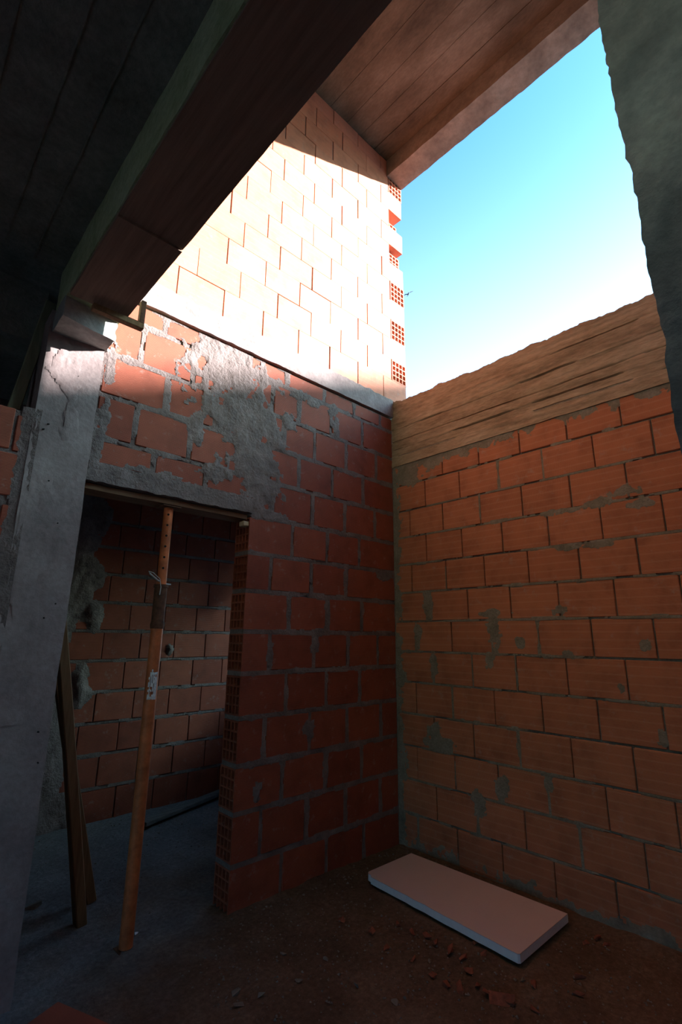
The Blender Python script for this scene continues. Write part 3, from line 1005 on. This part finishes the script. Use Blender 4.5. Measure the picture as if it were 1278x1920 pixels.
link('head_plate', boxes_mesh([(-0.05, 0.05, -0.05, 0.05, 2.030, 2.037)], 'plate', 0.001), M['rust_and_shade'], prop)
dirh = Vector((CAM[0] + 1.80, CAM[1] - 0.07, 0)).normalized()
for k in range(6):
    zz = 1.70 + 0.058 * k
    c = Vector((-0.35, -0.94, 0)).normalized() * 0.0225
    ho = tube('pin_hole', [(c.x, c.y, zz), (c.x * 1.13, c.y * 1.13, zz)], 0.0062, M['hole'], prop, 10)


def sticker_mesh():
    verts = []; faces = []; nz, na = 12, 7
    a0 = math.radians(215); a1 = math.radians(300)
    for i in range(nz + 1):
        z = 1.05 + 0.14 * i / nz
        for j in range(na + 1):
            a = a0 + (a1 - a0) * j / na
            verts.append((0.0308 * math.cos(a), 0.0308 * math.sin(a), z + random.uniform(-.002, .002)))
    for i in range(nz):
        for j in range(na):
            if random.random() < (0.3 if (i < 3 or j == 0 or i > nz - 2) else 0.05): continue
            a = i * (na + 1) + j
            faces.append((a, a + 1, a + na + 2, a + na + 1))
    return mesh_from(verts, faces, 'sticker')


st = link('sticker', sticker_mesh(), M['sticker'], prop)
st['label'] = 'torn white paper sticker with worn dark lettering'
for a_ in (236, 252, 266):      # worn, unreadable lines of print running up the tube
    vv_ = []; ff = []
    for j in range(13):
        zz = 1.075 + 0.1 * j / 12
        for da in (-2.2, 2.2):
            a = math.radians(a_ + da + random.uniform(-.8, .8))
            vv_.append((0.0312 * math.cos(a), 0.0312 * math.sin(a), zz))
    for j in range(12):
        if random.random() < 0.7: ff.append((2 * j, 2 * j + 1, 2 * j + 3, 2 * j + 2))
    link('print_line', mesh_from(vv_, ff, 'print'), M['rust_and_shade'], st)

# formwork plank under the lintel
pk = link('lintel_plank', rough_box(XC + 0.004, XJ - 0.004, 0.02, WT - 0.005, 2.040, 2.068, 0.03, 0.002, 5), M['wood_x'])
tag(pk, 'brown formwork plank held up under the doorway lintel', 'plank')
sh = beam_between('wood_wedge', (XJ - 0.035, 0.035, 2.040 - 0.03), (XJ + 0.06, 0.035, 2.044 - 0.03), 0.03, 0.05, M['wood_light'])
tag(sh, 'small pale wooden wedge packed above the doorway jamb bricks', 'wedge')

# timber props leaning in the passage
def timber(name, a, b, w, h, mat, label, cat='timber', bow=0.0, group=None):
    o = beam_between(name, a, b, w, h, mat, bow=bow)
    tag(o, label, cat, group)
    return o


p2b, p2t = on_z(150, 1733), on_y(113, 1240, 0.42)
d2 = (p2t - np.array([p2b[0], p2b[1], 0]))
timber('timber_prop', (p2b[0], p2b[1], 0.0), tuple(np.array([p2b[0], p2b[1], 0]) + d2 * 2.1), 0.048, 0.07, M['wood'],
       'dark timber prop leaning beside the column, thicker of the pair', bow=0.012)
p3b = on_z(170, 1690); p3m = on_y(122, 1330, 0.62)
d3 = (p3m - np.array([p3b[0], p3b[1], 0]))
timber('timber_prop', (p3b[0], p3b[1], 0.0), tuple(np.array([p3b[0], p3b[1], 0]) + d3 * 2.2), 0.05, 0.05, M['wood'],
       'reddish timber prop leaning behind the thicker timber prop', bow=-0.01)
fp = beam_between('floor_plank', (-1.19, 1.40, 0.035), (-0.30, 1.70, 0.045), 0.03, 0.075, M['wood_grey'])
tag(fp, 'grey plank lying on the passage floor by the far brick wall', 'plank')
br = timber('timber_stud', (-2.575, 0.10, 2.335), (-2.487, 0.17, 3.02), 0.05, 0.03, M['wood_green'], 'weathered green timber stud standing on the brick parapet', 'timber')

# shuttering still hanging under the dark beam
sb = link('shuttering_board', rough_box(-2.487, -2.238, -0.835, -0.245, 2.838, 2.858, 0.03, 0.002, 5), M['wood_y'])
tag(sb, 'dark shuttering board under the beam end near the column', 'board', 'shuttering under the dark beam')
sb2 = link('shuttering_board', rough_box(-2.487, -2.238, -4.5, -0.837, 2.846, 2.858, 0.04, 0.002, 5), M['wood_y'])
tag(sb2, 'long brown shuttering board under the dark overhead beam', 'board', 'shuttering under the dark beam')
yk = empty('formwork_yoke', (-2.28, -0.262, 2.8))
tag(yk, 'L-shaped formwork yoke hanging under the beam end, coloured dark for shade', 'bracket')
link('cross_batten', boxes_mesh([(-0.115, 0.118, -0.018, 0.018, 0.000, 0.030)], 'batten', 0.003), M['wood'], yk)
link('upright', boxes_mesh([(0.094, 0.118, -0.016, 0.016, 0.03, 0.155)], 'batten', 0.002), M['rust_and_shade'], yk)  # dark colour stands in for the shade the yoke hangs in
link('flange', boxes_mesh([(0.02, 0.094, -0.015, 0.015, 0.030, 0.0335)], 'flange', 0.001), M['rust_and_shade'], yk)

# loose hollow brick on the floor, near the column foot
lb = link('loose_brick', hollow_mesh(0.30, 0.07, 0.15, -1, 4, 2), M['brick'])
lb.location = (-2.225, -0.39, 0.026)
lb.rotation_euler = (0, 0, math.radians(-67))
tag(lb, 'loose red hollow brick lying on the dirt near the column foot', 'brick')

# pale shard by the column foot
def chunk(name, loc, s, mat, seed, flat=0.5):
    rs = random.Random(int(seed * 1000))
    bm = bmesh.new()
    ax, ay = rs.uniform(0.7, 1.3), rs.uniform(0.35, 0.8)
    for k in range(11):
        bm.verts.new((rs.uniform(-1, 1) * ax * s, rs.uniform(-1, 1) * ay * s, rs.uniform(-1, 1) * flat * s))
    bmesh.ops.convex_hull(bm, input=bm.verts)
    loose = [v for v in bm.verts if not v.link_faces]
    bmesh.ops.delete(bm, geom=loose, context='VERTS')
    zmin = min(v.co.z for v in bm.verts)
    for v in bm.verts: v.co.z -= zmin
    me = bpy.data.meshes.new(name); bm.to_mesh(me); bm.free()
    o = link(name, me, mat)
    o.location = loc
    o.rotation_euler = (0, 0, seed * 2.1)
    return o


sd = on_z(55, 1705)
tag(chunk('plaster_shard', (sd[0], sd[1], 0.003), 0.05, M['stone'], 4.2, 0.35), 'pale plaster shard on the floor behind the column', 'shard')
sd = on_z(255, 1752)
tag(chunk('plaster_crumb', (sd[0], sd[1], 0.0), 0.014, M['board_edge'], 9.2, 0.5), 'small white plaster crumb beside the foot of the steel prop', 'crumb')

# brick chips strewn in front of the board
spots = [(800, 1758, .022), (818, 1772, .03), (842, 1787, .036), (868, 1800, .028), (890, 1770, .02), (905, 1790, .026), (880, 1825, .03), (936, 1876, .05),
         (915, 1868, .03), (955, 1885, .022), (1003, 1895, .02), (838, 1850, .026), (812, 1830, .024), (860, 1858, .034), (895, 1852, .022), (775, 1800, .02),
         (1120, 1760, .03), (1100, 1770, .024), (1135, 1772, .024), (1090, 1835, .026), (1085, 1868, .024), (640, 1725, .022), (700, 1752, .026), (745, 1735, .024),
         (770, 1750, .02), (725, 1780, .022), (1000, 1850, .022), (980, 1838, .02), (440, 1862, .022), (448, 1885, .024), (490, 1868, .018), (610, 1800, .018),
         (560, 1840, .018), (530, 1790, .016), (670, 1850, .018), (740, 1880, .022)]
for i, (px, py, s) in enumerate(spots):
    q = on_z(px, py)
    red = i < 27
    o = chunk('brick_chip' if red else 'stone_chip', (q[0], q[1], -0.002), s, M['chip'] if red else M['stone'], i * 1.37 + 0.5, 0.42)
    if px == 936:
        tag(o, 'largest orange brick chip on the dirt before the foam board', 'rubble')
    elif red and px > 1080:
        tag(o, 'broken red brick chip at the foot of the orange brick wall', 'rubble', 'brick chips at the wall foot')
    elif red and px < 790:
        tag(o, 'broken red brick chip between the doorway jamb and the foam board', 'rubble', 'brick chips by the doorway')
    elif red:
        tag(o, 'small broken red brick chip strewn in front of the foam board', 'rubble', 'brick chips before the board')
    else:
        tag(o, 'small grey pebble on the dirt floor', 'rubble', 'grey pebbles on the dirt floor')


# gravel nobody could count
def gravel():
    verts = []; faces = []
    base = [(1, 0, 0), (-.5, .87, 0), (-.5, -.87, 0), (0, 0, 1), (0.2, 0.1, -.6)]
    tri = [(0, 1, 3), (1, 2, 3), (2, 0, 3), (1, 0, 4), (2, 1, 4), (0, 2, 4)]
    for k in range(2800):
        x = random.uniform(-2.3, -0.03); y = random.uniform(-1.75, -0.03) if random.random() < .85 else random.uniform(0.2, 1.7)
        if (-0.66 < x < -0.13 and -1.22 < y < -0.2) or (x < -1.7 and y < 0.8): continue
        s = random.uniform(0.002, 0.0075) * (1.5 if random.random() < 0.1 else 1)
        a = random.uniform(0, 6.28); c, sn = math.cos(a), math.sin(a)
        n = len(verts)
        for (u, v, w) in base:
            u *= random.uniform(.6, 1.3); v *= random.uniform(.6, 1.3)
            verts.append((x + s * (u * c - v * sn), y + s * (u * sn + v * c), 0.002 + s * w * 0.7))
        faces += [tuple(n + t for t in f) for f in tri]
    o = link('gravel', mesh_from(verts, faces, 'gravel'), M['stone'])
    tag(o, 'fine gravel and grit scattered over the dirt floor', 'gravel', kind='stuff')


gravel()

# ------------------------------------------------------------------ bird far off in the sky opening
def make_bird():
    o_, d = ray(765, 552)
    d = d / np.linalg.norm(d)
    c = Vector(CAM + d * 30)
    root = empty('bird', tuple(c))
    tag(root, 'small dark bird flying in the blue sky beside the brick wall', 'bird')
    body = tube('body', [(-0.17, 0, 0), (-0.12, 0, 0.005), (-0.05, 0, 0.01), (0.03, 0, 0.01), (0.10, 0, 0.02), (0.15, 0, 0.03), (0.18, 0, 0.025)],
                [0.006, 0.02, 0.038, 0.042, 0.03, 0.024, 0.004], M['feather'], root, 12)
    for s in (-1, 1):
        v = [(0.07, s * 0.02, 0.02), (0.09, s * 0.16, 0.06), (0.02, s * 0.34, 0.05), (-0.02, s * 0.30, 0.05), (-0.03, s * 0.15, 0.055), (-0.05, s * 0.02, 0.02)]
        v2 = [(x, y, z - 0.008) for x, y, z in v]
        n = len(v)
        f = [tuple(range(n)), tuple(range(n, 2 * n))[::-1]] + [(i, (i + 1) % n, n + (i + 1) % n, n + i) for i in range(n)]
        link('wing', mesh_from(v + v2, f, 'wing'), M['feather'], root)
    v = [(-0.15, 0.01, 0), (-0.15, -0.01, 0), (-0.26, -0.045, 0), (-0.25, 0, 0), (-0.26, 0.045, 0)]
    v2 = [(x, y, z - 0.006) for x, y, z in v]; n = 5
    f = [tuple(range(n)), tuple(range(n, 2 * n))[::-1]] + [(i, (i + 1) % n, n + (i + 1) % n, n + i) for i in range(n)]
    link('tail', mesh_from(v + v2, f, 'tail'), M['feather'], root)
    root.rotation_euler = (0.5, 0.25, 0.9 + math.pi)


make_bird()

# ------------------------------------------------------------------ added unseen block beyond the brick wall; its roof edge clips the low sun
def make_sun_blocker():
    P1 = Vector((-0.45, 0, 3.34)) + SUN_D * 15.0
    P2 = Vector((-2.35, 0, 2.62)); t2 = (P1.z - P2.z) / SUN_D.z
    P2 = P2 + SUN_D * t2
    u = (P2 - P1); u.z = 0; u.normalize()
    c = P1 + u * 1.5
    ang = math.atan2(u.y, u.x)
    root = empty('added_sun_blocker', (c.x, c.y, -0.12), ang)
    tag(root, 'unseen cream block with flat parapet, added beyond the orange brick wall to clip the sun', 'building')
    away = Matrix.Rotation(-ang, 3, 'Z') @ Vector((SUN_D.x, SUN_D.y, 0))
    side = 1 if away.y > 0 else -1
    H = P1.z + 0.12
    y0, y1 = sorted((0.25 * side, 9 * side))
    link('wall', boxes_mesh([(-6, 10, y0, y1, 0, H - 0.3)], 'wall'), M['plaster'], root)
    y0, y1 = sorted((0.0, 9.2 * side))
    link('roof_parapet', boxes_mesh([(-6.2, 10.2, y0, y1, H - 0.35, H)], 'parapet', 0.02), M['concrete'], root)
    a, b = sorted((0.20 * side, 0.26 * side)); a2, b2 = sorted((0.18 * side, 0.21 * side))
    wm = boxes_mesh([(0, 1.2, a, b, 0, 1.4)], 'window'); pm = boxes_mesh([(.08, .57, a2, b2, .08, 1.32), (.63, 1.12, a2, b2, .08, 1.32)], 'pane')
    for x in (-5, -1.5, 2.5, 6.5):
        for z in (1.1, 4.1, 7.1, 10.1):
            w = link('window', wm, M['wood'], root); w.location = (x, 0, z)
            link('pane', pm, M['glass'], w)


make_sun_blocker()
# the ground outside, so that the added block and the building stand on something
gr = boxes_mesh([(-40, 60, -60, 40, -0.35, -0.12)], 'ground')
structure('ground', gr, M['concrete'], 'bare grey ground outside the unfinished building', 'ground')
